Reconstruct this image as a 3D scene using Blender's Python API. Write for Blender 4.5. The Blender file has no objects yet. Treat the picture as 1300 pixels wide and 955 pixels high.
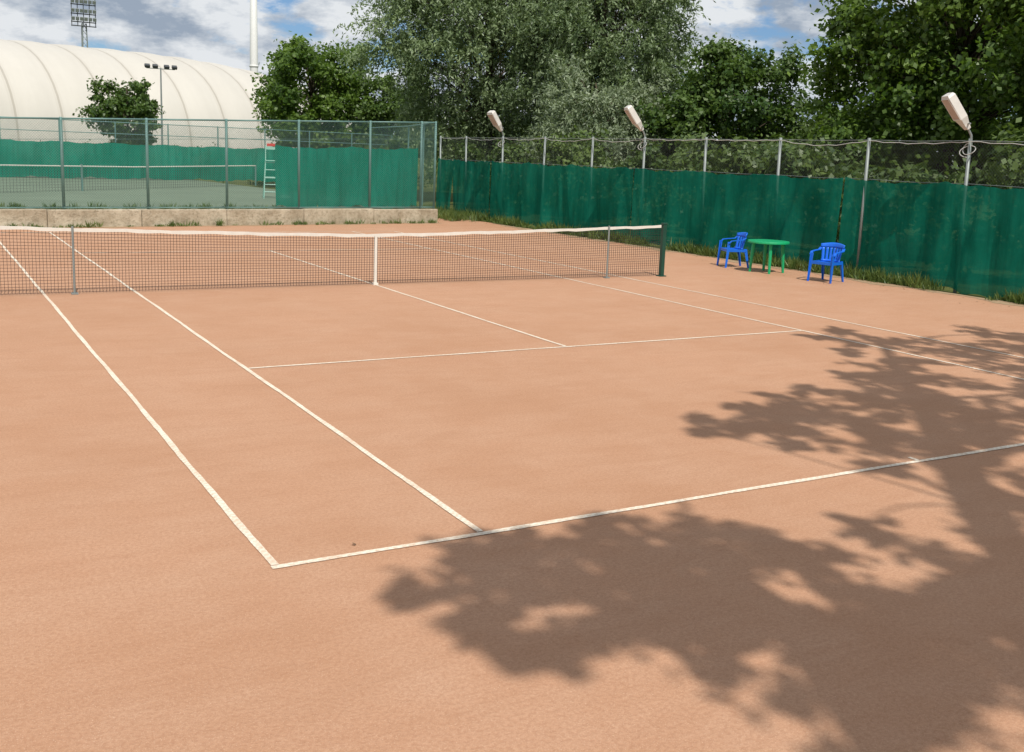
import bpy, math, random
import numpy as np
from mathutils import Vector, Matrix
random.seed(7); rng=np.random.default_rng(7)
SC=bpy.context.scene
def link(o):
    SC.collection.objects.link(o); return o
def empty(name,loc=(0,0,0)):
    o=bpy.data.objects.new(name,None); o.location=loc; o.empty_display_size=.2; return link(o)
# ---------------------------------------------------------------- materials
class N:
    def __init__(s,name):
        s.m=bpy.data.materials.new(name); s.m.use_nodes=True; s.t=s.m.node_tree; s.t.nodes.clear()
        s.out=s.n('ShaderNodeOutputMaterial')
    def n(s,ty,**k):
        x=s.t.nodes.new(ty)
        for a,b in k.items(): setattr(x,a,b)
        return x
    def l(s,a,b): s.t.links.new(a,b)
    def noise(s,vec,scale,detail=4,rough=.55,dist=0):
        x=s.n('ShaderNodeTexNoise'); x.inputs['Scale'].default_value=scale; x.inputs['Detail'].default_value=detail; x.inputs['Roughness'].default_value=rough; x.inputs['Distortion'].default_value=dist
        if vec is not None: s.l(vec,x.inputs['Vector'])
        return x.outputs['Fac']
    def ramp(s,fac,stops):
        r=s.n('ShaderNodeValToRGB'); e=r.color_ramp.elements
        while len(e)<len(stops): e.new(.5)
        for i,(p,c) in enumerate(stops):
            e[i].position=p; e[i].color=(c[0],c[1],c[2],1) if hasattr(c,'__len__') else (c,c,c,1)
        s.l(fac,r.inputs[0]); return r.outputs[0]
    def mix(s,fac,a,b,mode='MIX'):
        x=s.n('ShaderNodeMixRGB',blend_type=mode)
        for k,v in ((0,fac),(1,a),(2,b)):
            if isinstance(v,(int,float)): x.inputs[k].default_value=v if k==0 else (v,v,v,1)
            elif isinstance(v,tuple): x.inputs[k].default_value=(*v,1)
            else: s.l(v,x.inputs[k])
        return x.outputs[0]
    def math(s,op,a,b=None,c=None):
        x=s.n('ShaderNodeMath',operation=op)
        for i,v in enumerate((a,b,c)):
            if v is None: continue
            if isinstance(v,(int,float)): x.inputs[i].default_value=v
            else: s.l(v,x.inputs[i])
        return x.outputs[0]
    def bsdf(s,col,rough=.6,metal=0,bump=None,bs=.3,bd=.01,spec=.5):
        b=s.n('ShaderNodeBsdfPrincipled'); b.inputs['Roughness'].default_value=rough; b.inputs['Metallic'].default_value=metal
        b.inputs['Specular IOR Level'].default_value=spec
        if isinstance(col,tuple): b.inputs['Base Color'].default_value=(*col,1)
        else: s.l(col,b.inputs['Base Color'])
        if bump is not None:
            u=s.n('ShaderNodeBump'); u.inputs['Strength'].default_value=bs; u.inputs['Distance'].default_value=bd
            s.l(bump,u.inputs['Height']); s.l(u.outputs[0],b.inputs['Normal'])
        return b.outputs[0]
    def done(s,sh): s.l(sh,s.out.inputs[0]); return s.m
    def obj(s): return s.n('ShaderNodeTexCoord').outputs['Object']
def simple(name,col,rough=.55,metal=0,var=.25,scale=6,bump=0,spec=.5):
    k=N(name); v=k.obj(); f=k.noise(v,scale,4,.6)
    c=k.mix(f,tuple(x*(1-var) for x in col),tuple(min(1,x*(1+var)) for x in col))
    return k.done(k.bsdf(c,rough,metal,bump=(k.noise(v,scale*8,3) if bump else None),bs=bump,bd=.01,spec=spec))
def clay():
    k=N('clay'); v=k.obj()
    big=k.noise(v,.25,4,.6); mid=k.noise(v,1.3,5,.65); fine=k.noise(v,45,4,.8); grit=k.noise(v,150,2,.8)
    c=k.mix(k.ramp(big,[(.3,0.),(.7,1.)]),(.455,.25,.148),(.525,.30,.188))
    c=k.mix(k.math('MULTIPLY',k.ramp(mid,[(.4,0.),(.72,1.)]),.45),c,(.56,.355,.24))
    mp=k.n('ShaderNodeMapping'); mp.inputs['Scale'].default_value=(.6,2.6,1); mp.inputs['Rotation'].default_value=(0,0,.35); k.l(v,mp.inputs[0])
    s_=k.noise(mp.outputs[0],1.6,5,.65,1.2)
    c=k.mix(k.math('MULTIPLY',k.ramp(s_,[(.45,0.),(.70,1.)]),.34),c,(.40,.205,.115))
    sc_=k.noise(v,6.5,5,.8,.5); c=k.mix(k.math('MULTIPLY',k.ramp(sc_,[(.55,0.),(.7,1.)]),.4),c,(.40,.205,.118))
    c=k.mix(k.math('MULTIPLY',k.ramp(fine,[(.40,1.),(.58,0.)]),.5),c,(.35,.175,.10))
    c=k.mix(k.math('MULTIPLY',k.ramp(grit,[(.58,0.),(.70,1.)]),.7),c,(.70,.51,.38))
    return k.done(k.bsdf(c,.95,bump=fine,bs=.6,bd=.011,spec=.12))
def grass():
    k=N('grass'); v=k.obj(); a=k.noise(v,.25,5); b=k.noise(v,9,5,.7)
    c=k.mix(a,(.05,.09,.02),(.11,.13,.04)); c=k.mix(k.math('MULTIPLY',b,.6),c,(.16,.15,.06))
    return k.done(k.bsdf(c,.95,bump=b,bs=.6,bd=.05,spec=.1))
def earth():
    k=N('earth'); v=k.obj(); a=k.noise(v,1.5,6,.7); b=k.noise(v,18,5,.7)
    c=k.mix(a,(.30,.19,.11),(.46,.34,.22)); c=k.mix(k.ramp(b,[(.5,0.),(.75,.7)]),c,(.14,.13,.06))
    return k.done(k.bsdf(c,.95,bump=b,bs=.6,bd=.03,spec=.1))
def tape():
    k=N('line_tape'); v=k.obj()
    ch=k.n('ShaderNodeTexChecker'); ch.inputs['Scale'].default_value=34; k.l(v,ch.inputs[0])
    d=k.noise(v,3.2,6,.78); sp=k.noise(v,28,3,.7)
    c=k.mix(k.math('MULTIPLY',ch.outputs['Fac'],.3),(.80,.74,.62),(.52,.34,.22))
    c=k.mix(k.ramp(d,[(.42,.05),(.72,.75)]),c,(.58,.40,.27))
    c=k.mix(k.ramp(sp,[(.55,0.),(.66,.55)]),c,(.52,.33,.21))
    return k.done(k.bsdf(c,.9,spec=.1))
def concrete():
    k=N('concrete'); v=k.obj(); a=k.noise(v,1.3,6,.65); b=k.noise(v,10,6,.75)
    c=k.mix(k.ramp(a,[(.3,0.),(.7,1.)]),(.30,.24,.16),(.62,.55,.42)); c=k.mix(k.ramp(b,[(.48,0.),(.7,.8)]),c,(.2,.165,.11))
    return k.done(k.bsdf(c,.95,bump=b,bs=.8,bd=.04,spec=.15))
def screen(name,c0,c1,tr=.1):
    k=N(name); v=k.obj(); a=k.noise(v,.7,5,.65); w=k.noise(v,60,2,.6)
    mp=k.n('ShaderNodeMapping'); mp.inputs['Scale'].default_value=(3,3,.3); k.l(v,mp.inputs[0]); fo=k.noise(mp.outputs[0],1.5,5,.7,.4)
    c=k.mix(k.ramp(a,[(.32,0.),(.68,1.)]),c0,c1); c=k.mix(k.math('MULTIPLY',w,.35),c,tuple(x*.45 for x in c1))
    c=k.mix(k.math('MULTIPLY',k.ramp(fo,[(.42,0.),(.66,1.)]),.5),c,tuple(x*.5 for x in c0))
    d=k.n('ShaderNodeBsdfDiffuse'); t=k.n('ShaderNodeBsdfTranslucent'); p=k.n('ShaderNodeBsdfTransparent')
    k.l(c,d.inputs[0]); k.l(c,t.inputs[0]); p.inputs[0].default_value=(.75,.95,.85,1)
    m=k.n('ShaderNodeMixShader'); m.inputs[0].default_value=.22; k.l(d.outputs[0],m.inputs[1]); k.l(t.outputs[0],m.inputs[2])
    m2=k.n('ShaderNodeMixShader'); m2.inputs[0].default_value=tr; k.l(m.outputs[0],m2.inputs[1]); k.l(p.outputs[0],m2.inputs[2])
    return k.done(m2.outputs[0])
def chain(name,col,cell=.07,th=.1):
    k=N(name); v=k.n('ShaderNodeTexCoord').outputs['UV']; s=k.n('ShaderNodeSeparateXYZ'); k.l(v,s.inputs[0])
    a=k.math('FRACT',k.math('DIVIDE',k.math('ADD',s.outputs[0],s.outputs[1]),cell))
    b=k.math('FRACT',k.math('DIVIDE',k.math('ADD',k.math('SUBTRACT',s.outputs[0],s.outputs[1]),500),cell))
    f=k.math('MAXIMUM',k.math('LESS_THAN',a,th),k.math('LESS_THAN',b,th))
    p=k.n('ShaderNodeBsdfTransparent'); m=k.n('ShaderNodeMixShader'); k.l(f,m.inputs[0]); k.l(p.outputs[0],m.inputs[1]); k.l(k.bsdf(col,.5,.2),m.inputs[2])
    return k.done(m.outputs[0])
def leafmat(name,dark,light,trans=.3):
    k=N(name); a=k.n('ShaderNodeAttribute',attribute_name='tone')
    c=k.mix(a.outputs['Fac'],dark,light)
    b=k.bsdf(c,.45,spec=.4); t=k.n('ShaderNodeBsdfTranslucent')
    k.l(k.mix(.5,c,(light[0]*1.5,min(1,light[1]*1.7),light[2]*.6)),t.inputs[0])
    m=k.n('ShaderNodeMixShader'); m.inputs[0].default_value=trans; k.l(b,m.inputs[1]); k.l(t.outputs[0],m.inputs[2])
    return k.done(m.outputs[0])
def domemat():
    k=N('dome_membrane'); v=k.obj(); s=k.n('ShaderNodeSeparateXYZ'); k.l(v,s.inputs[0])
    f=k.math('FRACT',k.math('ADD',k.math('DIVIDE',s.outputs[0],4.2),100.5))
    seam=k.math('LESS_THAN',k.math('ABSOLUTE',k.math('SUBTRACT',f,.5)),.025)
    wide=k.math('MULTIPLY',k.math('LESS_THAN',k.math('ABSOLUTE',k.math('SUBTRACT',f,.5)),.08),.12)
    a=k.noise(v,.12,5,.65)
    mp=k.n('ShaderNodeMapping'); mp.inputs['Scale'].default_value=(1,.15,.15); k.l(v,mp.inputs[0]); st=k.noise(mp.outputs[0],1.2,4,.6)
    c=k.mix(a,(.52,.49,.43),(.62,.59,.53)); c=k.mix(k.math('MULTIPLY',st,.35),c,(.42,.39,.34)); c=k.mix(wide,c,(.36,.32,.26)); c=k.mix(k.math('MULTIPLY',seam,.5),c,(.28,.25,.2))
    return k.done(k.bsdf(c,.6,spec=.2))
M_clay=clay(); M_grass=grass(); M_tape=tape(); M_conc=concrete(); M_earth=earth()
M_scr=screen('windscreen_cloth',(.006,.15,.10),(.014,.25,.17),.15)
M_scr2=screen('windscreen_far_cloth',(.006,.22,.145),(.012,.30,.21),.06)
M_chainG=chain('chain_link_green',(.10,.2,.17),.07,.10); M_chainS=chain('chain_link_steel',(.13,.15,.14),.07,.06)
M_green=simple('green_paint',(.13,.24,.22),.5,.1); M_dkgreen=simple('dark_green_paint',(.01,.06,.04),.45)
M_steel=simple('galvanised_steel',(.24,.27,.26),.5,.2); M_white=simple('white_paint',(.7,.7,.67),.5,0,.08)
M_cable=simple('cable_sheath',(.45,.45,.42),.6)
M_cord=simple('net_cord',(.03,.022,.02),.9); M_band=simple('net_band',(.70,.67,.60),.8,0,.15)
M_blue=simple('blue_plastic',(.008,.14,.68),.35,0,.1); M_gplast=simple('green_plastic',(.01,.36,.14),.35,0,.1)
M_bark=simple('bark',(.08,.06,.04),.95,0,.4,5,.6); M_glass=simple('lamp_glass',(.55,.42,.36),.25,0,.1)  # lamp glass: pinkish reflection of the clay court put into its base colour
M_lhouse=simple('lamp_housing',(.66,.63,.58),.5,0,.15); M_red=simple('red_plastic',(.6,.05,.04),.5); M_dark=simple('dark_steel',(.06,.065,.07),.6)
M_court2=simple('far_court_surface',(.16,.20,.145),.95,0,.25,.5,spec=.1); M_ladder=simple('ladder_paint',(.3,.55,.45),.5)
M_dome=domemat()
# ---------------------------------------------------------------- mesh builder
class MB:
    def __init__(s): s.v=[];s.f=[];s.m=[]
    def add(s,v,f,m=0):
        b=len(s.v); s.v+= [tuple(x) for x in v]; s.f+=[tuple(i+b for i in q) for q in f]; s.m+=[m]*len(f)
    def box(s,c,d,rot=None,m=0):
        R=rot if rot is not None else Matrix.Identity(3); c=Vector(c)
        vs=[c+R@Vector((sx*d[0]/2,sy*d[1]/2,sz*d[2]/2)) for sx in(-1,1) for sy in(-1,1) for sz in(-1,1)]
        s.add(vs,[(0,1,3,2),(4,6,7,5),(0,4,5,1),(2,3,7,6),(0,2,6,4),(1,5,7,3)],m)
    def tube(s,pts,r,n=8,m=0,cap=True):
        pts=[Vector(p) for p in pts]
        if not hasattr(r,'__len__'): r=[r]*len(pts)
        vs=[];fs=[]; up=None
        for i,p in enumerate(pts):
            t=(pts[min(i+1,len(pts)-1)]-pts[max(i-1,0)]).normalized()
            if up is None: up=Vector((0,0,1)) if abs(t.z)<.9 else Vector((1,0,0))
            a=t.cross(up).normalized(); b=a.cross(t).normalized(); up=b
            for j in range(n):
                q=2*math.pi*j/n; vs.append(p+(a*math.cos(q)+b*math.sin(q))*r[i])
        for i in range(len(pts)-1):
            for j in range(n):
                k=(j+1)%n; fs.append((i*n+j,i*n+k,(i+1)*n+k,(i+1)*n+j))
        if cap: fs.append(tuple(range(n))[::-1]); fs.append(tuple((len(pts)-1)*n+j for j in range(n)))
        s.add(vs,fs,m)
    def obj(s,name,mats,parent=None,smooth=False,bevel=0,uv=None):
        me=bpy.data.meshes.new(name); me.from_pydata(s.v,[],s.f)
        for m in (mats if isinstance(mats,(list,tuple)) else [mats]): me.materials.append(m)
        me.polygons.foreach_set('material_index',s.m)
        me.polygons.foreach_set('use_smooth',[smooth]*len(s.f)); me.update()
        o=link(bpy.data.objects.new(name,me)); 
        if parent: o.parent=parent
        if bevel:
            b=o.modifiers.new('bevel','BEVEL'); b.width=bevel; b.segments=2; b.limit_method='ANGLE'
        return o
def quad_panel(name,p0,p1,z0,z1,mat,parent):
    L=math.hypot(p1[0]-p0[0],p1[1]-p0[1])
    za=z0 if hasattr(z0,'__len__') else (z0,z0); zb=z1 if hasattr(z1,'__len__') else (z1,z1)
    me=bpy.data.meshes.new(name); me.from_pydata([(p0[0],p0[1],za[0]),(p1[0],p1[1],za[1]),(p1[0],p1[1],zb[1]),(p0[0],p0[1],zb[0])],[],[(0,1,2,3)])
    u=me.uv_layers.new(name='UVMap'); 
    for i,c in enumerate([(0,za[0]),(L,za[1]),(L,zb[1]),(0,zb[0])]): u.data[i].uv=c
    me.materials.append(mat); o=link(bpy.data.objects.new(name,me)); o.parent=parent; return o
def cloth(name,p0,p1,ztop,zbot,mat,parent,amp=.03,seg=.12,sag=.04,span=2.7,seed=0):
    rg=np.random.default_rng(seed); L=math.hypot(p1[0]-p0[0],p1[1]-p0[1]); nx=int(L/seg); nz=14
    d=np.array([(p1[0]-p0[0])/L,(p1[1]-p0[1])/L]); nn=np.array([d[1],-d[0]])
    ph=rg.uniform(0,6.28,8); fr=rg.uniform(.8,9,8); vs=[];fs=[]; kn=[(rg.uniform(0,L),rg.uniform(.1,.7)*rg.choice([-1,1]),rg.uniform(.4,1.3)) for _ in range(int(L*1.6))]
    for i in range(nx+1):
        u=L*i/nx; top=(ztop(u) if callable(ztop) else ztop)-sag*math.sin(math.pi*((u/span)%1))+.015*math.sin(u*7+ph[0])+.01*math.sin(u*17); bot=(zbot(u) if callable(zbot) else zbot)+.05*math.sin(u*2.3+ph[1])+.03*math.sin(u*9)
        for j in range(nz+1):
            w=j/nz; z=bot+(top-bot)*w
            o=sum(math.sin(fr[k]*u+ph[k]+w*(k-4)*.9)/(1+fr[k]*.35) for k in range(8))*amp*(1.1-.6*w)
            for (ku,kw,ka) in kn:
                q=(u-ku-kw*(1-w))/.11
                if abs(q)<3: o+=amp*ka*math.exp(-q*q)*(w**.4)*(1.15-w)
            vs.append((p0[0]+d[0]*u+nn[0]*o,p0[1]+d[1]*u+nn[1]*o,z))
    for i in range(nx):
        for j in range(nz):
            a=i*(nz+1)+j; fs.append((a,a+nz+1,a+nz+2,a+1))
    b=MB(); b.add(vs,fs); return b.obj(name,mat,parent,smooth=True)
# ---------------------------------------------------------------- ground
b=MB(); b.add([(-1500,-1500,-.03),(1500,-1500,-.03),(1500,1500,-.03),(-1500,1500,-.03)],[(0,1,2,3)]); b.obj('ground',M_grass)
WA=Vector((-5.2,13.3,0)); WB=Vector((8.64,15.42,0)); wd=(WB-WA).normalized(); WL=WA-wd*9; wn=Vector((-wd.y,wd.x,0))
b=MB(); b.add([(-16,-24,0),(10.75,-24,0),(10.75,20.6,0),(8.8,20.6,0),(WB.x,WB.y,0),(WL.x,WL.y,0),(-16,11.6,0)],[(0,1,2,3,4,5,6)]); b.obj('clay_tennis_court',M_clay)
b=MB(); r9=random.Random(4)
def ragged(p0,p1,side,w):
    p0=Vector((*p0,0));p1=Vector((*p1,0));L=(p1-p0).length;d=(p1-p0)/L;n=Vector((-d.y,d.x,0))*side;k=int(L/.12);vs=[]
    for i in range(k+1):
        u=L*i/k; ww=w*(.75+.25*math.sin(u*1.7)+.2*math.sin(u*4.3+1)+r9.uniform(-.12,.12)); c=p0+d*u
        vs+=[(c.x,c.y,.004),(c.x+n.x*ww,c.y+n.y*ww,.004)]
    b.add(vs,[(2*i,2*i+2,2*i+3,2*i+1) for i in range(k)])
ragged((WL.x,WL.y),(WB.x,WB.y),-1,.35)
ragged((10.75,-14),(10.75,15.0),1,.42)
b.obj('earth_verge',M_earth)
b=MB()
def strip(p0,p1,w=.045):
    p0=Vector(p0);p1=Vector(p1);L=(p1-p0).length;d=(p1-p0)/L;n=Vector((-d.y,d.x)); k=max(2,int(L/.1)); vs=[];ph=random.random()*9
    for i in range(k+1):
        u=L*i/k; o=.004*math.sin(u*1.1+ph)+.0025*math.sin(u*4.1+ph*2); ww=w*(1+.08*math.sin(u*2.7+ph)+random.uniform(-.1,.1))
        c=p0+d*u+n*o; vs+=[(c.x+n.x*ww/2,c.y+n.y*ww/2,.005),(c.x-n.x*ww/2,c.y-n.y*ww/2,.005)]
    b.add(vs,[(2*i,2*i+1,2*i+3,2*i+2) for i in range(k)])
BL=11.86; g=.03
for s in(-1,1):
    strip((-5.485,s*BL),(5.485,s*BL),.05); strip((-4.115+g,s*6.4),(4.115-g,s*6.4))
    strip((s*5.46,-BL+g),(s*5.46,BL-g)); strip((s*4.115,-BL+g),(s*4.115,BL-g)); strip((0,s*(BL-g)),(0,s*(BL-.12)))
strip((0,-6.4+g),(0,6.4-g))
b.obj('court_lines',M_tape)
# ---------------------------------------------------------------- tennis net
net=empty('tennis_net')
def nz(x): 
    a=abs(x)/6.4; return .914+.156*a**1.25
b=MB()
th=.0052
x=-6.36
while x<6.37:
    b.box((x,0,(nz(x)-.03+.03)/2+.0),(th,th,nz(x)-.05)); x+=.05
for j in range(21):
    f=j/20; pts=[(xx,0,.03+(nz(xx)-.07)*f) for xx in np.linspace(-6.36,6.36,25)]
    b.tube(pts,th*.55,4)
b.obj('mesh_cords',M_cord,net)
b=MB(); xs=np.linspace(-6.36,6.36,73); 
vs=[];fs=[]
for xx in xs:
    t=nz(xx)+.005*math.sin(xx*4)+.003*math.sin(xx*13); hh=.052+.006*math.sin(xx*9); vs+=[(xx,-.012,t-hh),(xx,-.012,t),(xx,.012,t),(xx,.012,t-hh)]
for i in range(72):
    for a in range(4): c=(a+1)%4; fs.append((4*i+a,4*i+c,4*i+4+c,4*i+4+a))
b.add(vs,fs); b.box((0,-.016,.46),(.05,.004,.9)); b.box((0,.016,.46),(.05,.004,.9)); b.box((0,0,.02),(.09,.09,.04)); b.obj('headband_and_strap',M_band,net)
for s in(-1,1):
    b=MB(); b.box((s*6.44,0,.54),(.085,.085,1.08)); b.box((s*6.44,0,1.10),(.1,.1,.03)); b.tube([(s*6.49,-.05,.75),(s*6.56,-.05,.75),(s*6.56,-.05,.68)],.012); b.box((s*6.44,0,.01),(.16,.16,.02)); b.obj('post',M_dkgreen,net,bevel=.006)
    b=MB(); b.tube([(s*5.03,-.03,0),(s*5.03,-.03,nz(5.03)+.03)],.018); b.box((s*5.03,-.03,.012),(.1,.1,.02)); b.obj('singles_stick',M_steel,net)
# ---------------------------------------------------------------- retaining wall + raised far court
b=MB(); R3=Matrix.Rotation(math.atan2(wd.y,wd.x),3,'Z')
Lw=(WB-WL).length; segn=9
for i in range(segn):
    a=WL+wd*(Lw*i/segn+.006); e=WL+wd*(Lw*(i+1)/segn-.006); c=(a+e)/2+wn*.15
    h=.49+.02*random.uniform(-1,1); b.box((c.x,c.y,h/2-.02),((e-a).length,.3,h+.04),R3)
o=b.obj('concrete_retaining_wall',M_conc,bevel=.025)
PR=WB+wn*26+wd*1.5
b=MB(); q=[WL+wn*.3,WB+wn*.3,PR,WL+wn*40]
top=[(p.x,p.y,.47) for p in q]; bot=[(p.x,p.y,-.05) for p in q]
b.add(top+bot,[(0,1,2,3),(1,5,6,2),(2,6,7,3)]); b.obj('far_court_ground',M_court2)
fn=empty('far_tennis_net'); A=Vector((-6,21.2,.47)); B=Vector((7.6,34,.47)); b=MB(); d=(B-A).normalized()
for i in range(120):
    p=A.lerp(B,i/119); b.box((p.x,p.y,p.z+.46),(.008,.008,.9))
for j in range(9): b.tube([A+Vector((0,0,.05+.1*j)),B+Vector((0,0,.05+.1*j))],.003,4)
b.obj('mesh_cords',M_cord,fn); b=MB(); b.tube([A+Vector((0,0,.97)),A.lerp(B,.5)+Vector((0,0,.9)),B+Vector((0,0,.97))],.027,6); b.obj('headband',M_band,fn)
b=MB()
for p in (A,B,A.lerp(B,.33)): b.tube([p,p+Vector((0,0,1.0))],.04)
b.obj('posts',M_green,fn)
# ---------------------------------------------------------------- fence on wall
fw=empty('chain_link_fence')
def wp(s): return WA+wd*s+wn*.15
def ztop(s): return 2.86+ (3.40-2.86)*(s/14.0)
st=[-7.2,-4.5,-1.2,1.7,4.02,6.4,8.78,11.35,13.35,13.92]
b=MB()
for s in st:
    p=wp(s); b.tube([(p.x,p.y,.45),(p.x,p.y,ztop(s)+.04)],.04,8)
for s0,s1 in zip(st[:-1],st[1:]):
    p=wp(s0);q=wp(s1); b.tube([(p.x,p.y,ztop(s0)),(q.x,q.y,ztop(s1))],.028,6)
    b.tube([(p.x,p.y-.03,.53),(q.x,q.y-.03,.53)],.02,6)
    b.tube([(p.x,p.y-.03,ztop(s0)-.55),(q.x,q.y-.03,ztop(s1)-.55)],.006,5)
b.obj('posts_and_rails',M_green,fw,smooth=True)
p=wp(st[0]);q=wp(st[-1]); quad_panel('mesh',(p.x,p.y-.045),(q.x,q.y-.045),(.5,.5),(ztop(st[0]),ztop(st[-1])),M_chainG,fw)
p=wp(8.0);q=wp(13.25); cloth('windscreen',(p.x,p.y+.06),(q.x,q.y+.06),lambda u:2.42+.02*u,.52,M_scr2,fw,.045,.07,.06,2.6,3)
fr=empty('chain_link_fence'); b=MB(); P0=wp(13.92); P1=Vector((10.4,22,0)); P2=Vector((11.2,28,0))
for P in (P0.lerp(P1,.4),P1,P2): b.tube([(P.x,P.y,.0),(P.x,P.y,3.4)],.035)
b.tube([(P0.x,P0.y,3.4),(P1.x,P1.y,3.4),(P2.x,P2.y,3.4)],.025,6); b.obj('posts',M_green,fr); quad_panel('mesh',P0[:2],P1[:2],.5,3.4,M_chainG,fr); quad_panel('mesh',P1[:2],P2[:2],.5,3.4,M_chainG,fr)
ff=empty('chain_link_fence'); A=Vector((-14,37.5,0)); B=Vector((18,41.5,0)); b=MB(); n=13
for i in range(n):
    p=A.lerp(B,i/(n-1)); b.tube([(p.x,p.y,.4),(p.x,p.y,3.35)],.035,6)
for z in (3.32,2.75): b.tube([(A.x,A.y,z),(B.x,B.y,z)],.022,6)
b.obj('posts_and_rails',M_green,ff); quad_panel('mesh',A[:2],B[:2],.5,3.3,M_chainS,ff)
cloth('windscreen',(A.x,A.y-.08),(B.x,B.y-.08),2.3,.5,M_scr2,ff,.05,.2,.08,2.67,5)
# ---------------------------------------------------------------- right fence
rf=empty('windscreen_fence'); ys=[20.2,18.0,15.2,12.45,9.6,6.95,4.25,1.55,-1.15,-3.7,-6.5,-9.3,-12.2]
b=MB(); r5=random.Random(8)
for y in ys: b.tube([(11,y,-.05),(11+r5.uniform(-.03,.03),y+r5.uniform(-.03,.03),3.04)],.036,8)
b.obj('posts',M_steel,rf,smooth=True)
b=MB()
for y0,y1 in zip(ys[:-1],ys[1:]):
    for z in (3.0,2.16,1.1,.12):
        b.tube([(11,y0,z),(11,(y0+y1)/2,z-.02),(11,y1,z)],.005,5)
b.obj('tension_wires',M_steel,rf)
quad_panel('mesh',(11.045,20.2),(11.045,-12.2),.05,3.0,M_chainS,rf)
cuts=[(20.15,18.9),(18.85,15.9),(15.87,7.3),(7.25,-.6),(-.63,-12.1)]
for i,(a,c) in enumerate(cuts): cloth('windscreen',(10.91-.012*(i%2),a),(10.91-.012*(i%2),c),2.17,.06,M_scr,rf,.052,.06,.06,2.7,20+i)
b=MB(); r2=random.Random(3)
for y0,y1 in zip(ys[:-1],ys[1:]):
    k=12; dp=r2.uniform(.02,.13)
    b.tube([(10.95,y0+(y1-y0)*i/k,2.98-dp*math.sin(math.pi*i/k)+.012*math.sin(i*2.1)) for i in range(k+1)],.008,5)
for y in (15.2,6.95,-3.7):
    b.tube([(10.93+.06*math.sin(t*1.3),y+.16*math.sin(t),2.95-.2*(1-math.cos(t))/2-.05*t/6) for t in np.linspace(0,6.28*1.5,26)],.009,5)
b.obj('cable',M_cable,rf)
def floodlamp(y,yaw=0,x=11):
    e=empty('flood_lamp',(x,y,3.0)); e.rotation_euler=(0,0,yaw)
    b=MB(); b.tube([(0,0,-.1),(-.02,0,.1),(-.14,0,.3)],.025,8); b.tube([(-.14,-.17,.32),(-.14,.17,.32)],.018,6); b.obj('bracket',M_steel,e)
    a=Vector((-.60,0,.80)).normalized(); nrm=Vector((-a.z,0,a.x))
    if nrm.x>0: nrm=-nrm
    side=Vector((0,1,0)); R=Matrix((a,side,nrm)).transposed(); c0=Vector((-.10,0,.22))
    def P(u,v,w): return c0+a*u+side*v+nrm*w
    b=MB()
    secs=[(0,.08,.04,.04),(.12,.10,.06,.06),(.26,.16,.08,.08),(.75,.175,.08,.09),(.80,.15,.06,.07)]
    vs=[];fs=[]
    for (u,w,hf,hb) in secs:
        for (sv,sw) in ((-1,1),(-.8,-1),(.8,-1),(1,1)): vs.append(P(u,w*sv,hf if sw>0 else -hb))
    for i in range(len(secs)-1):
        for j in range(4): k=(j+1)%4; fs.append((4*i+j,4*i+k,4*i+4+k,4*i+4+j))
    fs+=[(3,2,1,0),tuple(4*(len(secs)-1)+j for j in range(4))]
    b.add(vs,fs); 
    for sv in(-1,1): b.box(P(.5,sv*.15,.088),(.5,.018,.016),R)
    for u in(.27,.74): b.box(P(u,0,.088),(.018,.31,.016),R)
    b.obj('housing',M_lhouse,e,bevel=.012)
    b=MB(); b.box(P(.505,0,.084),(.44,.27,.01),R); b.obj('glass',M_glass,e)
floodlamp(15.2,.1); floodlamp(6.95,-.3); floodlamp(-3.7,-.5)
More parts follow.
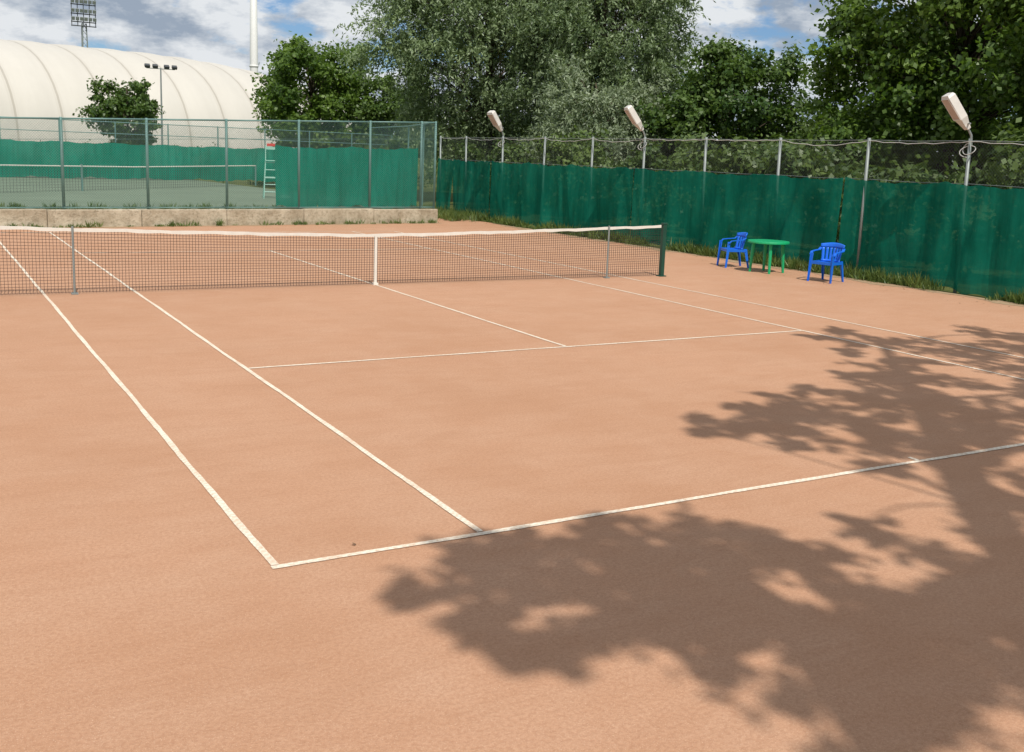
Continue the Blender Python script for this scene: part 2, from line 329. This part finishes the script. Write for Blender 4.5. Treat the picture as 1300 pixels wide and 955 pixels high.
# ---------------------------------------------------------------- furniture
def chair(loc,yaw):
    e=empty('plastic_chair',loc); e.rotation_euler=(0,0,yaw)
    b=MB()
    def sheet(fn,nu,nv,t=.012,m=0):
        vs=[];fs=[];K=(nu+1)*(nv+1)
        P=[[Vector(fn(i/nu,j/nv)) for j in range(nv+1)] for i in range(nu+1)]
        for s in(-1,1):
            for i in range(nu+1):
                for j in range(nv+1):
                    du=P[min(i+1,nu)][j]-P[max(i-1,0)][j]; dv=P[i][min(j+1,nv)]-P[i][max(j-1,0)]
                    n=du.cross(dv).normalized(); vs.append(P[i][j]+n*s*t/2)
        for i in range(nu):
            for j in range(nv):
                a=i*(nv+1)+j; q=(a,a+1,a+nv+2,a+nv+1); fs.append(q); fs.append(tuple(x+K for x in q[::-1]))
        rim=[i*(nv+1) for i in range(nu+1)]+[nu*(nv+1)+j for j in range(1,nv+1)]+[i*(nv+1)+nv for i in range(nu-1,-1,-1)]+[j for j in range(nv-1,0,-1)]
        for a,c in zip(rim,rim[1:]+rim[:1]): fs.append((a,c,c+K,a+K))
        b.add(vs,fs,m)
    sheet(lambda u,v:(-.23+.44*u,(v-.5)*(.46-.05*u),.425-.02*u-.018*math.sin(math.pi*v)-.04*max(0,.15-u)**1*2),8,8,.014)
    b.obj('seat',M_blue,e,smooth=True); b=MB()
    def bk(y,z): return Vector((.20+.20*(z-.40)-.09*y*y,y*(.2+.06*(z-.4)/.4),z))
    for k in range(7):
        y=-.9+.3*k; w=.11
        sheet(lambda u,v,y=y,w=w:bk(y+(v-.5)*w*2.0,.42+.30*u),6,2,.01)
    sheet(lambda u,v:bk(-1.08+2.16*u,.71+v*(.07+.035*math.sin(math.pi*u))),14,3,.02)
    sheet(lambda u,v:bk(-1.05+2.1*u,.41+.05*v),10,2,.016)
    b.obj('backrest',M_blue,e,smooth=True); b=MB()
    for s in(-1,1):
        path=[bk(s*1.0,.70)+Vector((0,s*.02,0)),Vector((.12,s*.275,.655)),Vector((-.05,s*.285,.64)),Vector((-.17,s*.28,.625)),Vector((-.225,s*.268,.57))]
        for q0,q1 in zip(path[:-1],path[1:]):
            m=(q0+q1)/2; d=(q1-q0); L=d.length; d.normalize(); yy=Vector((0,1,0)); z=d.cross(yy).normalized(); yy=z.cross(d); b.box(m,(L+.015,.058,.016),Matrix((d,yy,z)).transposed())
        for (top,botm) in ((Vector((-.225,s*.262,.60)),Vector((-.27,s*.27,0))),(Vector((.20,s*.225,.44)),Vector((.29,s*.245,0)))):
            for (ox,oy,wx,wy) in ((0,0,.062,.010),(0,-s*.022,.010,.05)):
                vs=[]
                for P,f in ((botm,.7),(top,1.15)):
                    for sx,sy in((-1,-1),(1,-1),(1,1),(-1,1)): vs.append(P+Vector((ox+sx*wx*f/2,oy*f+sy*wy/2*(f if wy>.02 else 1),0)))
                b.add(vs,[(0,1,2,3),(7,6,5,4),(0,4,5,1),(1,5,6,2),(2,6,7,3),(3,7,4,0)])
        b.box((-.01,s*.235,.40),(.44,.012,.06))
    b.box((-.235,0,.40),(.012,.46,.06))
    b.obj('arms_and_legs',M_blue,e)
    return e
chair((9.5,1.25,0),-.35); chair((9.55,-1.62,0),.25)
t=empty('plastic_table',(9.5,.12,0)); b=MB()
prof=[(0,.715),(.40,.715),(.455,.71),(.462,.69),(.462,.665),(.45,.665),(.448,.69),(.0,.695)]
k=36; vs=[(r*math.cos(2*math.pi*j/k),r*math.sin(2*math.pi*j/k),z) for (r,z) in prof for j in range(k)]
fs=[(i*k+j,i*k+(j+1)%k,(i+1)*k+(j+1)%k,(i+1)*k+j) for i in range(len(prof)-1) for j in range(k)]
b.add(vs,fs); b.obj('top',M_gplast,t)
b=MB()
for q in range(4):
    a=math.pi/4+q*math.pi/2+.2; c,s=math.cos(a),math.sin(a)
    b.tube([(.32*c,.32*s,.70),(.345*c,.345*s,.35),(.37*c,.37*s,0)],[.042,.036,.028],8)
for q in range(4):
    a=math.pi/4+q*math.pi/2+.2; a2=a+math.pi/2
    b.box((.33*(math.cos(a)+math.cos(a2))/2,.33*(math.sin(a)+math.sin(a2))/2,.665),(.012,.44,.05),Matrix.Rotation((a+a2)/2,3,'Z'))
b.obj('legs',M_gplast,t,smooth=False)
u=empty('umpire_chair',(4.6,21.5,.47)); u.rotation_euler=(0,0,-.25); b=MB()
for s in(-1,1):
    b.tube([(s*.28,-.3,0),(s*.2,0,1.45),(s*.2,.05,1.95)],.02,6); b.tube([(s*.28,.55,0),(s*.2,.1,1.4)],.02,6)
for i in range(5): z=.25+.27*i; w=.28-.08*z/1.45; b.tube([(-w,-.3+.3*z/1.45,z),(w,-.3+.3*z/1.45,z)],.016,6)
b.tube([(-.22,.3,.75),(.22,.3,.75)],.014,6); b.box((0,.1,1.4),(.42,.36,.03)); b.box((0,.06,1.86),(.42,.02,.10)); b.obj('frame',M_ladder,u)
b=MB(); b.box((0,.06,1.98),(.3,.06,.1)); b.obj('cushion',M_red,u,bevel=.01)
s_=empty('court_broom',(4.95,21.0,.47)); b=MB(); b.tube([(0,0,.05),(.1,.3,1.3)],.014,6); b.obj('handle',M_bark,s_); b=MB(); b.box((0,0,.1),(.5,.08,.1)); b.box((.0,0,.03),(.46,.05,.07)); b.obj('head',M_lhouse,s_)
# ---------------------------------------------------------------- dome
de=Vector((9.2,114,0)); ang=.22
H=12.5; W=22
dv=[];df=[]; xs=[]
xx=-90.
while xx<40: xs.append(xx); xx+=.7
na=28
for X in xs:
    t=max(0,(X-2)/38.0); f=math.sqrt(max(0.0,1-t**2.2)); f=max(f,.02)
    sc=1+.012*abs(math.sin(math.pi*X/4.2))
    for j in range(na+1):
        a=math.pi*j/na; ca,sa=math.cos(a),math.sin(a)
        dv.append((X,-W*f*math.copysign(abs(ca)**.85,ca)*sc,H*(f**.8)*(sa**.8)*sc))
for i in range(len(xs)-1):
    for j in range(na): a=i*(na+1)+j; df.append((a,a+na+1,a+na+2,a+1))
b=MB(); b.add(dv,df); o=b.obj('inflatable_sports_dome',M_dome,smooth=True); o.location=de; o.rotation_euler=(0,0,ang)
# ---------------------------------------------------------------- poles
def at(dx,dy,D): return (-7.16+dx*D,-17.42+dy*D)
p=at(.1361,.9907,210); e=empty('stadium_light_tower',(p[0],p[1],0)); b=MB()
for a in range(3):
    q=a*2.094; b.tube([(1.1*math.cos(q),1.1*math.sin(q),0),(.45*math.cos(q),.45*math.sin(q),23)],.12,6)
for i in range(22):
    z=i*1.05; r0=1.1-.65*z/23; r1=1.1-.65*(z+1.05)/23
    for a in range(3): q=a*2.094;w=(a+1)*2.094; b.tube([(r0*math.cos(q),r0*math.sin(q),z),(r1*math.cos(w),r1*math.sin(w),z+1.05)],.05,4)
b.obj('mast',M_steel,e); b=MB()
for z in (22.5,23.2,24.6,26.2,27.8,29.2): b.box((0,-.4,z),(4.2,.5,.14))
for xx in (-2.0,-1.0,0,1.0,2.0): b.box((xx,-.4,25.8),(.12,.2,6.8))
b.obj('rack',M_dark,e); b=MB()
for z in (23.2,24.6,26.2,27.8,29.2):
    for i in range(6): b.box((-1.8+.72*i,-.8,z+.5),(.56,.35,.6),Matrix.Rotation(.4,3,'X'))
b.obj('floodlights',M_steel,e)
p=at(.2750,.9614,165); e=empty('white_mast',(p[0],p[1],0)); b=MB(); b.tube([(0,0,0),(0,0,15),(0,0,38)],[.72,.58,.4],14); b.tube([(0,0,0),(0,0,.3)],.95,14); b.tube([(0,0,14),(0,0,14.25)],.68,14); b.obj('pole',M_white,e,smooth=True)
p=at(.1973,.9803,82); e=empty('street_lamp',(p[0],p[1],0)); b=MB(); b.tube([(0,0,0),(0,0,7.7)],[.09,.05],8); b.tube([(-1,0,7.65),(1,0,7.65)],.035,6); b.obj('pole',M_steel,e); b=MB()
for xx in(-.95,-.4,.4,.95): b.box((xx,-.1,7.8),(.36,.3,.22),Matrix.Rotation(.5,3,'X')); 
b.obj('lamp_heads',M_dark,e,bevel=.03)
# ---------------------------------------------------------------- foliage
def leaf_mesh(name,C,D,Wd,L,Wt,tone,mat,parent):
    n=len(C); V=np.empty((n,4,3)); a=D*L[:,None]/2; w=Wd*Wt[:,None]/2
    V[:,0]=C-a; V[:,1]=C+w; V[:,2]=C+a; V[:,3]=C-w
    me=bpy.data.meshes.new(name); me.vertices.add(4*n); me.vertices.foreach_set('co',V.ravel()); me.loops.add(4*n); me.loops.foreach_set('vertex_index',np.arange(4*n,dtype=np.int32))
    me.polygons.add(n); me.polygons.foreach_set('loop_start',np.arange(0,4*n,4,dtype=np.int32)); me.polygons.foreach_set('loop_total',np.full(n,4,dtype=np.int32))
    me.update(calc_edges=True); at_=me.attributes.new('tone','FLOAT','POINT'); at_.data.foreach_set('value',np.repeat(tone,4).astype(np.float32))
    me.materials.append(mat); o=link(bpy.data.objects.new(name,me)); 
    if parent: o.parent=parent
    return o
def unit(v): return v/np.maximum(np.linalg.norm(v,axis=1,keepdims=True),1e-6)
def frames(n,rg,droop=0,outward=None):
    Nn=rg.normal(size=(n,3))*.75+np.array([0,0,.55])
    if outward is not None: Nn+=outward*.75
    Nn=unit(Nn); D=rg.normal(size=(n,3)); D[:,2]-=droop; D=unit(D-Nn*(D*Nn).sum(1,keepdims=True)); W=np.cross(Nn,D); return D,W
def clump_points(rg,c,r,n,twigs=16,flat=.75,jit=.16):
    dirs=unit(rg.normal(size=(twigs,3))); k=rg.integers(0,twigs,n); rad=r*rg.uniform(.15,1.0,n)**.6*rg.uniform(.7,1.25,twigs)[k]
    P=dirs[k]*rad[:,None]+rg.normal(size=(n,3))*r*jit*(.6+rad[:,None]/r*.6); P[:,2]*=flat
    return c+P, unit(P+1e-4)
def limb(b,p0,p1,r0,r1,rg,seg=6,bend=.12):
    p0=np.array(p0,float);p1=np.array(p1,float);L=np.linalg.norm(p1-p0); off=rg.normal(size=3)*L*bend; pts=[];rs=[]
    for i in range(seg+1):
        t=i/seg; pts.append(tuple(p0+(p1-p0)*t+off*math.sin(math.pi*t)+np.array([0,0,L*.08*math.sin(math.pi*t)])+(rg.normal(size=3)*.03*L/seg if 0<i<seg else 0))); rs.append(r0+(r1-r0)*t)
    b.tube(pts,rs,7); return pts
def tree(name,x,y,height,rx,ry,zlow,mat,seed,nclump=60,lpc=700,leaf=.17,cr=1.0,z0=0,shape='round',droop=.15,strand=False,lean=(0,0)):
    rg=np.random.default_rng(seed); e=empty(name,(x,y,z0)); b=MB()
    zc=(height+zlow)/2; rz=(height-zlow)/2
    cen=[]
    i=0
    while len(cen)<nclump and i<8000:
        i+=1; d=unit(rg.normal(size=(1,3)))[0]; rr=rg.uniform(.45,1.0)**.5*(.86+.2*math.sin(3*math.atan2(d[1],d[0])+seed)*.6)
        wz=1.0
        c=np.array([d[0]*rx*rr*wz,d[1]*ry*rr*wz,zc+d[2]*rz*rr])
        if all(np.linalg.norm(c-q)>cr*.72 for q in cen): cen.append(c)
    cen=np.array(cen); cen[:,0]+=lean[0]*(cen[:,2]-zlow)/height; cen[:,1]+=lean[1]*(cen[:,2]-zlow)/height
    tr=max(.12,height*.020); th_=max(zlow+.25*(height-zlow),1.2)
    tp=limb(b,(0,0,-.1),(lean[0]*.3,lean[1]*.3,th_),tr,tr*.7,rg,6,.03)
    tp2=limb(b,tp[-1],(lean[0]*.9,lean[1]*.9,height*.86),tr*.7,.03,rg,8,.03)
    for c in cen:
        src=tp2[min(len(tp2)-2,max(0,int((c[2]-th_)/(height-th_)*6)-1))]
        limb(b,src,c,tr*(.16 if strand else .25),.012,rg,4,.06)
    b.obj('trunk_and_limbs',M_bark,e,smooth=True)
    Cs=[];Os=[];T=[]
    for c in cen:
        r=cr*rg.uniform(.6,1.3); n=int(lpc*(r/cr)**2)
        if strand:
            ns=n//14; st_,o_=clump_points(rg,c,r,ns,18,.8); out=unit(o_+np.array([.15*np.sign(c[0]),-.2,.25]))
            k=np.arange(14)/14.; ln=rg.uniform(.5,1.5,ns)*strand
            P=st_[:,None,:]+out[:,None,:]*(k[None,:,None]*ln[:,None,None]*.6)+np.array([0,0,1.])*( (.45*k-1.05*k**2)[None,:,None]*ln[:,None,None])
            P=P.reshape(-1,3)+rg.normal(size=(ns*14,3))*.06; dd=unit(out[:,None,:]*.6+np.array([0,0,1.])*((.45-1.9*k)[None,:,None])).reshape(-1,3)
            Cs.append(P);Os.append(dd); tb=rg.normal()*.16+.5; T.append(np.clip(tb+rg.normal(size=len(P))*.18+np.repeat(rg.normal(size=ns)*.14,14),0,1))
        else:
            P,o_=clump_points(rg,c,r,n); Cs.append(P);Os.append(o_); tb=rg.normal()*.13+.48; T.append(np.clip(tb+rg.normal(size=n)*.2,0,1))
    C=np.concatenate(Cs);O=np.concatenate(Os);T=np.concatenate(T); n=len(C)
    if strand:
        D=unit(O+rg.normal(size=(n,3))*.4); Nn=unit(rg.normal(size=(n,3))*.8+np.array([0,-.3,.7])); W=unit(np.cross(D,Nn)); L=leaf*1.35*rg.uniform(.7,1.3,n); Wt=leaf*.44*rg.uniform(.7,1.3,n)
    else:
        D,W=frames(n,rg,droop,O); L=leaf*rg.uniform(.7,1.35,n); Wt=L*rg.uniform(.55,.85,n)
    leaf_mesh('crown',C,D,W,L,Wt,T,mat,e); return e
F_willow=leafmat('willow_leaves',(.075,.115,.05),(.26,.335,.17),.25)
F_silver=leafmat('silver_willow_leaves',(.09,.125,.07),(.31,.37,.23),.25)
F_maple=leafmat('maple_leaves',(.045,.095,.015),(.17,.26,.045),.35)
F_dark=leafmat('dark_leaves',(.035,.08,.016),(.13,.20,.042),.3)
F_bush=leafmat('bush_leaves',(.04,.08,.02),(.14,.20,.05),.3)
tree('willow_tree',18.2,30,15,5.7,5.2,.8,F_willow,11,112,1200,.165,1.25,strand=1.1)
tree('willow_tree',21.0,23.9,13,4.5,4.0,1.2,F_willow,12,78,1150,.165,1.15,strand=1.0)
tree('silver_willow',18.0,20.0,6.4,3.6,2.6,.5,F_silver,14,34,950,.15,.9,strand=.9)
tree('maple_tree',14.2,45,9.4,3.7,3.8,.6,F_maple,21,58,750,.21,1.1)
tree('maple_tree',18.4,43,7.2,2.8,2.4,.4,F_dark,22,32,600,.21,1.0)
tree('linden_tree',5.6,57,7.0,2.1,2.1,.8,F_dark,23,32,480,.21,.8)
tree('maple_tree',22.8,17.0,7.5,3.0,3.0,.5,F_dark,24,52,900,.18,.95)
tree('ash_tree',23.9,12.4,5.0,2.2,2.2,.3,F_bush,25,30,650,.18,.85)
tree('maple_tree',20.7,4.4,10.5,4.1,4.0,.8,F_maple,26,84,950,.17,1.05)
tree('maple_tree',20.0,-2.0,11.5,4.2,4.0,.6,F_maple,27,80,950,.17,1.1)
tree('maple_tree',18.5,-8.5,9.5,3.5,3.5,.6,F_maple,28,42,800,.17,1.1)
rg=np.random.default_rng(50); Cs=[];Os=[];T=[]
for i in range(115):
    y=rg.uniform(-10,27); x=rg.uniform(12.6,17.0)+max(0,(y-15))*.25; z=rg.uniform(.6,2.6); P,o_=clump_points(rg,np.array([x,y,z]),rg.uniform(.6,1.0),600,14,.9); Cs.append(P);Os.append(o_);T.append(np.clip(rg.normal()*.2+.42+rg.normal(size=600)*.2,0,1))
for i in range(80):
    y=rg.uniform(43,52); x=rg.uniform(-25,34); z=rg.uniform(.4,1.7); P,o_=clump_points(rg,np.array([x,y,z]),rg.uniform(.7,1.2),240,14,.9); Cs.append(P);Os.append(o_);T.append(np.clip(rg.normal()*.15+.5+rg.normal(size=240)*.2,0,1))
C=np.concatenate(Cs);C[:,2]=np.abs(C[:,2]);O=np.concatenate(Os);T=np.concatenate(T);D,W=frames(len(C),rg,.1,O);L=.17*rg.uniform(.7,1.3,len(C))
leaf_mesh('shrub_hedge',C,D,W,L,L*.7,T,F_bush,None)
Cs=[];Os=[];T=[]
for i in range(200):
    a=rg.uniform(math.radians(21),math.radians(70)); D0=rg.uniform(75,115); z=rg.uniform(.5,1)*rg.uniform(2,6.5)
    P,o_=clump_points(rg,np.array([-7+math.sin(a)*D0,-17+math.cos(a)*D0,z]),rg.uniform(1.3,2.4),260,14,.9); Cs.append(P);Os.append(o_);T.append(np.clip(rg.normal()*.15+.5+rg.normal(size=260)*.2,0,1))
C=np.concatenate(Cs);C[:,2]=np.abs(C[:,2]);O=np.concatenate(Os);T=np.concatenate(T);D,W=frames(len(C),rg,.1,O);L=.4*rg.uniform(.7,1.3,len(C))
leaf_mesh('distant_trees',C,D,W,L,L*.7,T,F_bush,None)
def tufts(name,pts,h,n,seed,mat):
    rg=np.random.default_rng(seed); pts=np.array(pts); k=rg.integers(0,len(pts),n); B=pts[k]+np.c_[rg.normal(size=(n,2))*.06,np.zeros(n)]
    D=unit(np.c_[rg.normal(size=(n,2))*.45,np.ones(n)]); W=unit(np.cross(D,rg.normal(size=(n,3)))); L=h*rg.uniform(.35,1.2,n)*rg.uniform(.3,1.5,len(pts))[k]
    C=B+D*L[:,None]*.45; leaf_mesh(name,C,D,W,L,np.full(n,.016)*rg.uniform(.7,2.0,n),np.clip(rg.normal(size=n)*.2+rg.uniform(.2,.8,len(pts))[k],0,1),mat,None)
F_grass=leafmat('grass_blades',(.045,.09,.02),(.17,.22,.06),.3)
rg=np.random.default_rng(77)
pts=[(10.78-abs(rg.normal())*.10+.1,y,0) for y in rg.uniform(-12,20,1300) if math.sin(y*1.9)+math.sin(y*.73+1)+rg.normal()*.7>-.5]
tufts('grass_strip',pts,.26,26000,5,F_grass)
pts=[(WL+wd*rg.uniform(0,Lw)+wn*(-.04-abs(rg.normal())*.10)) for _ in range(110)]; pts=[(p.x,p.y,0) for p in pts]
p2=[(WL+wd*rg.uniform(0,Lw)+wn*.33) for _ in range(220)]; pts+=[(p.x,p.y,.47) for p in p2]
tufts('weeds',pts,.17,8000,6,F_grass)
pts=[(rg.uniform(8.9,11.5),rg.uniform(15.8,21),0) for _ in range(160)]; tufts('weeds',pts,.35,5000,8,F_grass)
F_litter=simple('dry_leaf',(.16,.09,.04),.9,0,.5,3)
n=131; X=10.5-np.abs(rg.normal(size=n))*.5; Y=rg.uniform(-9,16,n)
X[-1],Y[-1]=-4.93,-11.72
C=np.c_[X,Y,np.full(n,.012)]; Nn=unit(np.c_[rg.normal(size=(n,2))*.25,np.ones(n)]); D=unit(np.cross(Nn,rg.normal(size=(n,3)))); W=np.cross(Nn,D); L=rg.uniform(.02,.04,n); leaf_mesh('fallen_leaves',C,D,W,L,L*.7,np.full(n,.5),F_litter,None)
# ---------------------------------------------------------------- shade tree behind the photographer
gs=[(-4.75,-12.75,.34),(-4.3,-12.45,.42),(-4.15,-13.05,.5),(-3.8,-12.35,.42),(-3.84,-13.1,.62),(-3.2,-12.55,.5),(-3.14,-13.15,.65),(-3.6,-13.7,.65),(-3.0,-13.95,.65),(-2.45,-13.1,.42),(-2.8,-14.4,.7),(-1.8,-13.8,.6),(-2.0,-14.5,.8),(-3.4,-14.7,.7),(-2.3,-13.7,.5),(-1.3,-14.2,.7),
(-.75,-10.15,.36),(-.35,-10.55,.42),(.2,-10.2,.4),(.7,-9.9,.45),(.55,-10.8,.6),(0.1,-11.3,.4),(.9,-11.6,.7),(.4,-12.3,.5),(1.7,-10.1,.6),(2.6,-9.6,.6),(2.3,-10.8,.75),(1.6,-11.1,.75),(4.3,-7.3,.5),(5.1,-8.1,.7),(5.0,-9.2,.7),(3.7,-8.6,.45),(3.0,-9.0,.4),(3.4,-10.4,.8),(-.7,-13.3,.5),(-.1,-13.1,.5),(4.6,-6.6,.35),(6.2,-8.8,.9),(5.8,-10.2,1.),(4.4,-11.4,1.1),(2.6,-12.5,1.1),(1,-14,1.1),(-.6,-14.9,1.1),(7.0,-7.6,.6),
(-4.9,-12.5,.2),(-4.0,-12.05,.2),(-3.3,-12.05,.22),(-2.7,-12.4,.25),(-4.75,-13.2,.25),(-4.5,-13.45,.25),(-1.0,-10.45,.2),(-.1,-9.8,.2),(1.2,-9.5,.22),(2.2,-9.0,.25),(3.4,-7.9,.25),(3.9,-6.9,.22),(-.6,-11.1,.2),(-.4,-11.9,.22),(-1.7,-12.8,.22)]
rg=np.random.default_rng(99); TB=np.array([-1.2,-25.5,0.]); e=empty('maple_tree',tuple(TB)); b=MB()
fork=np.array([.5,1.6,6.0]); limb(b,(0,0,-.1),fork,.34,.24,rg,8,.03)
def lift(gx,gy,h): return np.array([gx-.125*h,gy-.6875*h,h])
mainA=[fork]+[lift(*q)-TB for q in((-2.2,-14.6,8.6),(-.6,-12.9,9.0),(1.9,-10.3,9.4),(4.4,-7.6,9.6))]
mainB=[fork]+[lift(*q)-TB for q in((-3.9,-14.9,8.0),(-3.2,-13.6,8.6),(-3.0,-12.7,8.9))]
b.tube([tuple(p) for p in mainA],[.26,.24,.20,.14,.04],8); b.tube([tuple(p) for p in mainB],[.24,.20,.15,.05],8)
nodes=mainA[1:]+mainB[1:]
Cs=[];Os=[];T=[]
allc=[(lift(gx,gy,rg.uniform(8.0,9.8))-TB,r) for gx,gy,r in gs]
for i in range(30):
    allc.append((np.array([rg.uniform(-4,5),rg.uniform(-4.5,1.5),rg.uniform(7,12)]),1.0))
for c,r in allc:
    src=min(nodes+[fork],key=lambda q:np.linalg.norm(q-c)); limb(b,src,c,.04 if r>.3 else .02,.01,rg,4,.08)
    n=int(1150*r*r)+150; P,o_=clump_points(rg,c,r*1.12,n,10,.85,.11); Cs.append(P);Os.append(o_);T.append(np.clip(.5+rg.normal(size=n)*.2,0,1))
b.obj('trunk_and_limbs',M_bark,e,smooth=True)
C=np.concatenate(Cs);O=np.concatenate(Os);T=np.concatenate(T);D,W=frames(len(C),rg,.1,O);L=.13*rg.uniform(.7,1.4,len(C)); leaf_mesh('crown',C,D,W,L,L*.78,T,F_dark,e)
# ---------------------------------------------------------------- light, world, camera
sd=Vector((.3,1.65,-2.4)).normalized(); elev=math.asin(-sd.z); az=math.atan2(-sd.x,-sd.y)
L_=bpy.data.lights.new('sun','SUN'); L_.energy=4.1; L_.angle=math.radians(.6); L_.color=(1,.955,.88); lo=link(bpy.data.objects.new('sun',L_)); lo.rotation_euler=sd.to_track_quat('-Z','Y').to_euler(); lo.location=(0,0,30)
w=bpy.data.worlds.new('World'); SC.world=w; w.use_nodes=True; t=w.node_tree; t.nodes.clear()
def wn_(ty,**k):
    x=t.nodes.new(ty)
    for a,b_ in k.items(): setattr(x,a,b_)
    return x
out=wn_('ShaderNodeOutputWorld'); bg=wn_('ShaderNodeBackground'); bg.inputs[1].default_value=.095; t.links.new(bg.outputs[0],out.inputs[0])
sky=wn_('ShaderNodeTexSky'); sky.sky_type='NISHITA'; sky.sun_disc=False; sky.sun_elevation=elev; sky.sun_rotation=az; sky.air_density=1.0; sky.dust_density=.5; sky.ozone_density=2.0
tint=wn_('ShaderNodeMixRGB',blend_type='MULTIPLY'); tint.inputs[0].default_value=1; tint.inputs[2].default_value=(.62,.78,1,1); t.links.new(sky.outputs[0],tint.inputs[1])
tc=wn_('ShaderNodeTexCoord'); mp=wn_('ShaderNodeMapping'); mp.inputs['Scale'].default_value=(1,1,2.4); mp.inputs['Location'].default_value=(.35,.2,.1); t.links.new(tc.outputs['Generated'],mp.inputs[0])
n1=wn_('ShaderNodeTexNoise'); n1.inputs['Scale'].default_value=7.5; n1.inputs['Detail'].default_value=7; n1.inputs['Roughness'].default_value=.6; t.links.new(mp.outputs[0],n1.inputs[0])
r1=wn_('ShaderNodeValToRGB'); r1.color_ramp.elements[0].position=.37; r1.color_ramp.elements[1].position=.45; t.links.new(n1.outputs['Fac'],r1.inputs[0])
n2=wn_('ShaderNodeTexNoise'); n2.inputs['Scale'].default_value=14; n2.inputs['Detail'].default_value=6; n2.inputs['Roughness'].default_value=.6; t.links.new(mp.outputs[0],n2.inputs[0])
r2_=wn_('ShaderNodeValToRGB'); r2_.color_ramp.elements[0].position=.38; r2_.color_ramp.elements[0].color=(3.4,4.1,5.1,1); r2_.color_ramp.elements[1].position=.58; r2_.color_ramp.elements[1].color=(8.2,8.5,8.8,1); t.links.new(n2.outputs['Fac'],r2_.inputs[0])
mx=wn_('ShaderNodeMixRGB'); t.links.new(r1.outputs[0],mx.inputs[0]); t.links.new(tint.outputs[0],mx.inputs[1]); t.links.new(r2_.outputs[0],mx.inputs[2]); t.links.new(mx.outputs[0],bg.inputs[0])
yaw,pitch,roll=.523,.17474,.03718
f=Vector((math.sin(yaw)*math.cos(pitch),math.cos(yaw)*math.cos(pitch),-math.sin(pitch))); r0=Vector((math.cos(yaw),-math.sin(yaw),0)); u0=r0.cross(f)
r=r0*math.cos(roll)+u0*math.sin(roll); uu=u0*math.cos(roll)-r0*math.sin(roll)
cam=bpy.data.cameras.new('camera'); cam.sensor_width=36; cam.lens=1326.6/1300*36; cam.shift_y=-45/1300; cam.clip_end=5000; cam.clip_start=.05
co=link(bpy.data.objects.new('camera',cam)); m=Matrix((r,uu,-f)).transposed().to_4x4(); m.translation=Vector((-7.15974,-17.42119,2.37268)); co.matrix_world=m; SC.camera=co
SC.view_settings.view_transform='Standard'; SC.view_settings.look='None'; SC.view_settings.exposure=0
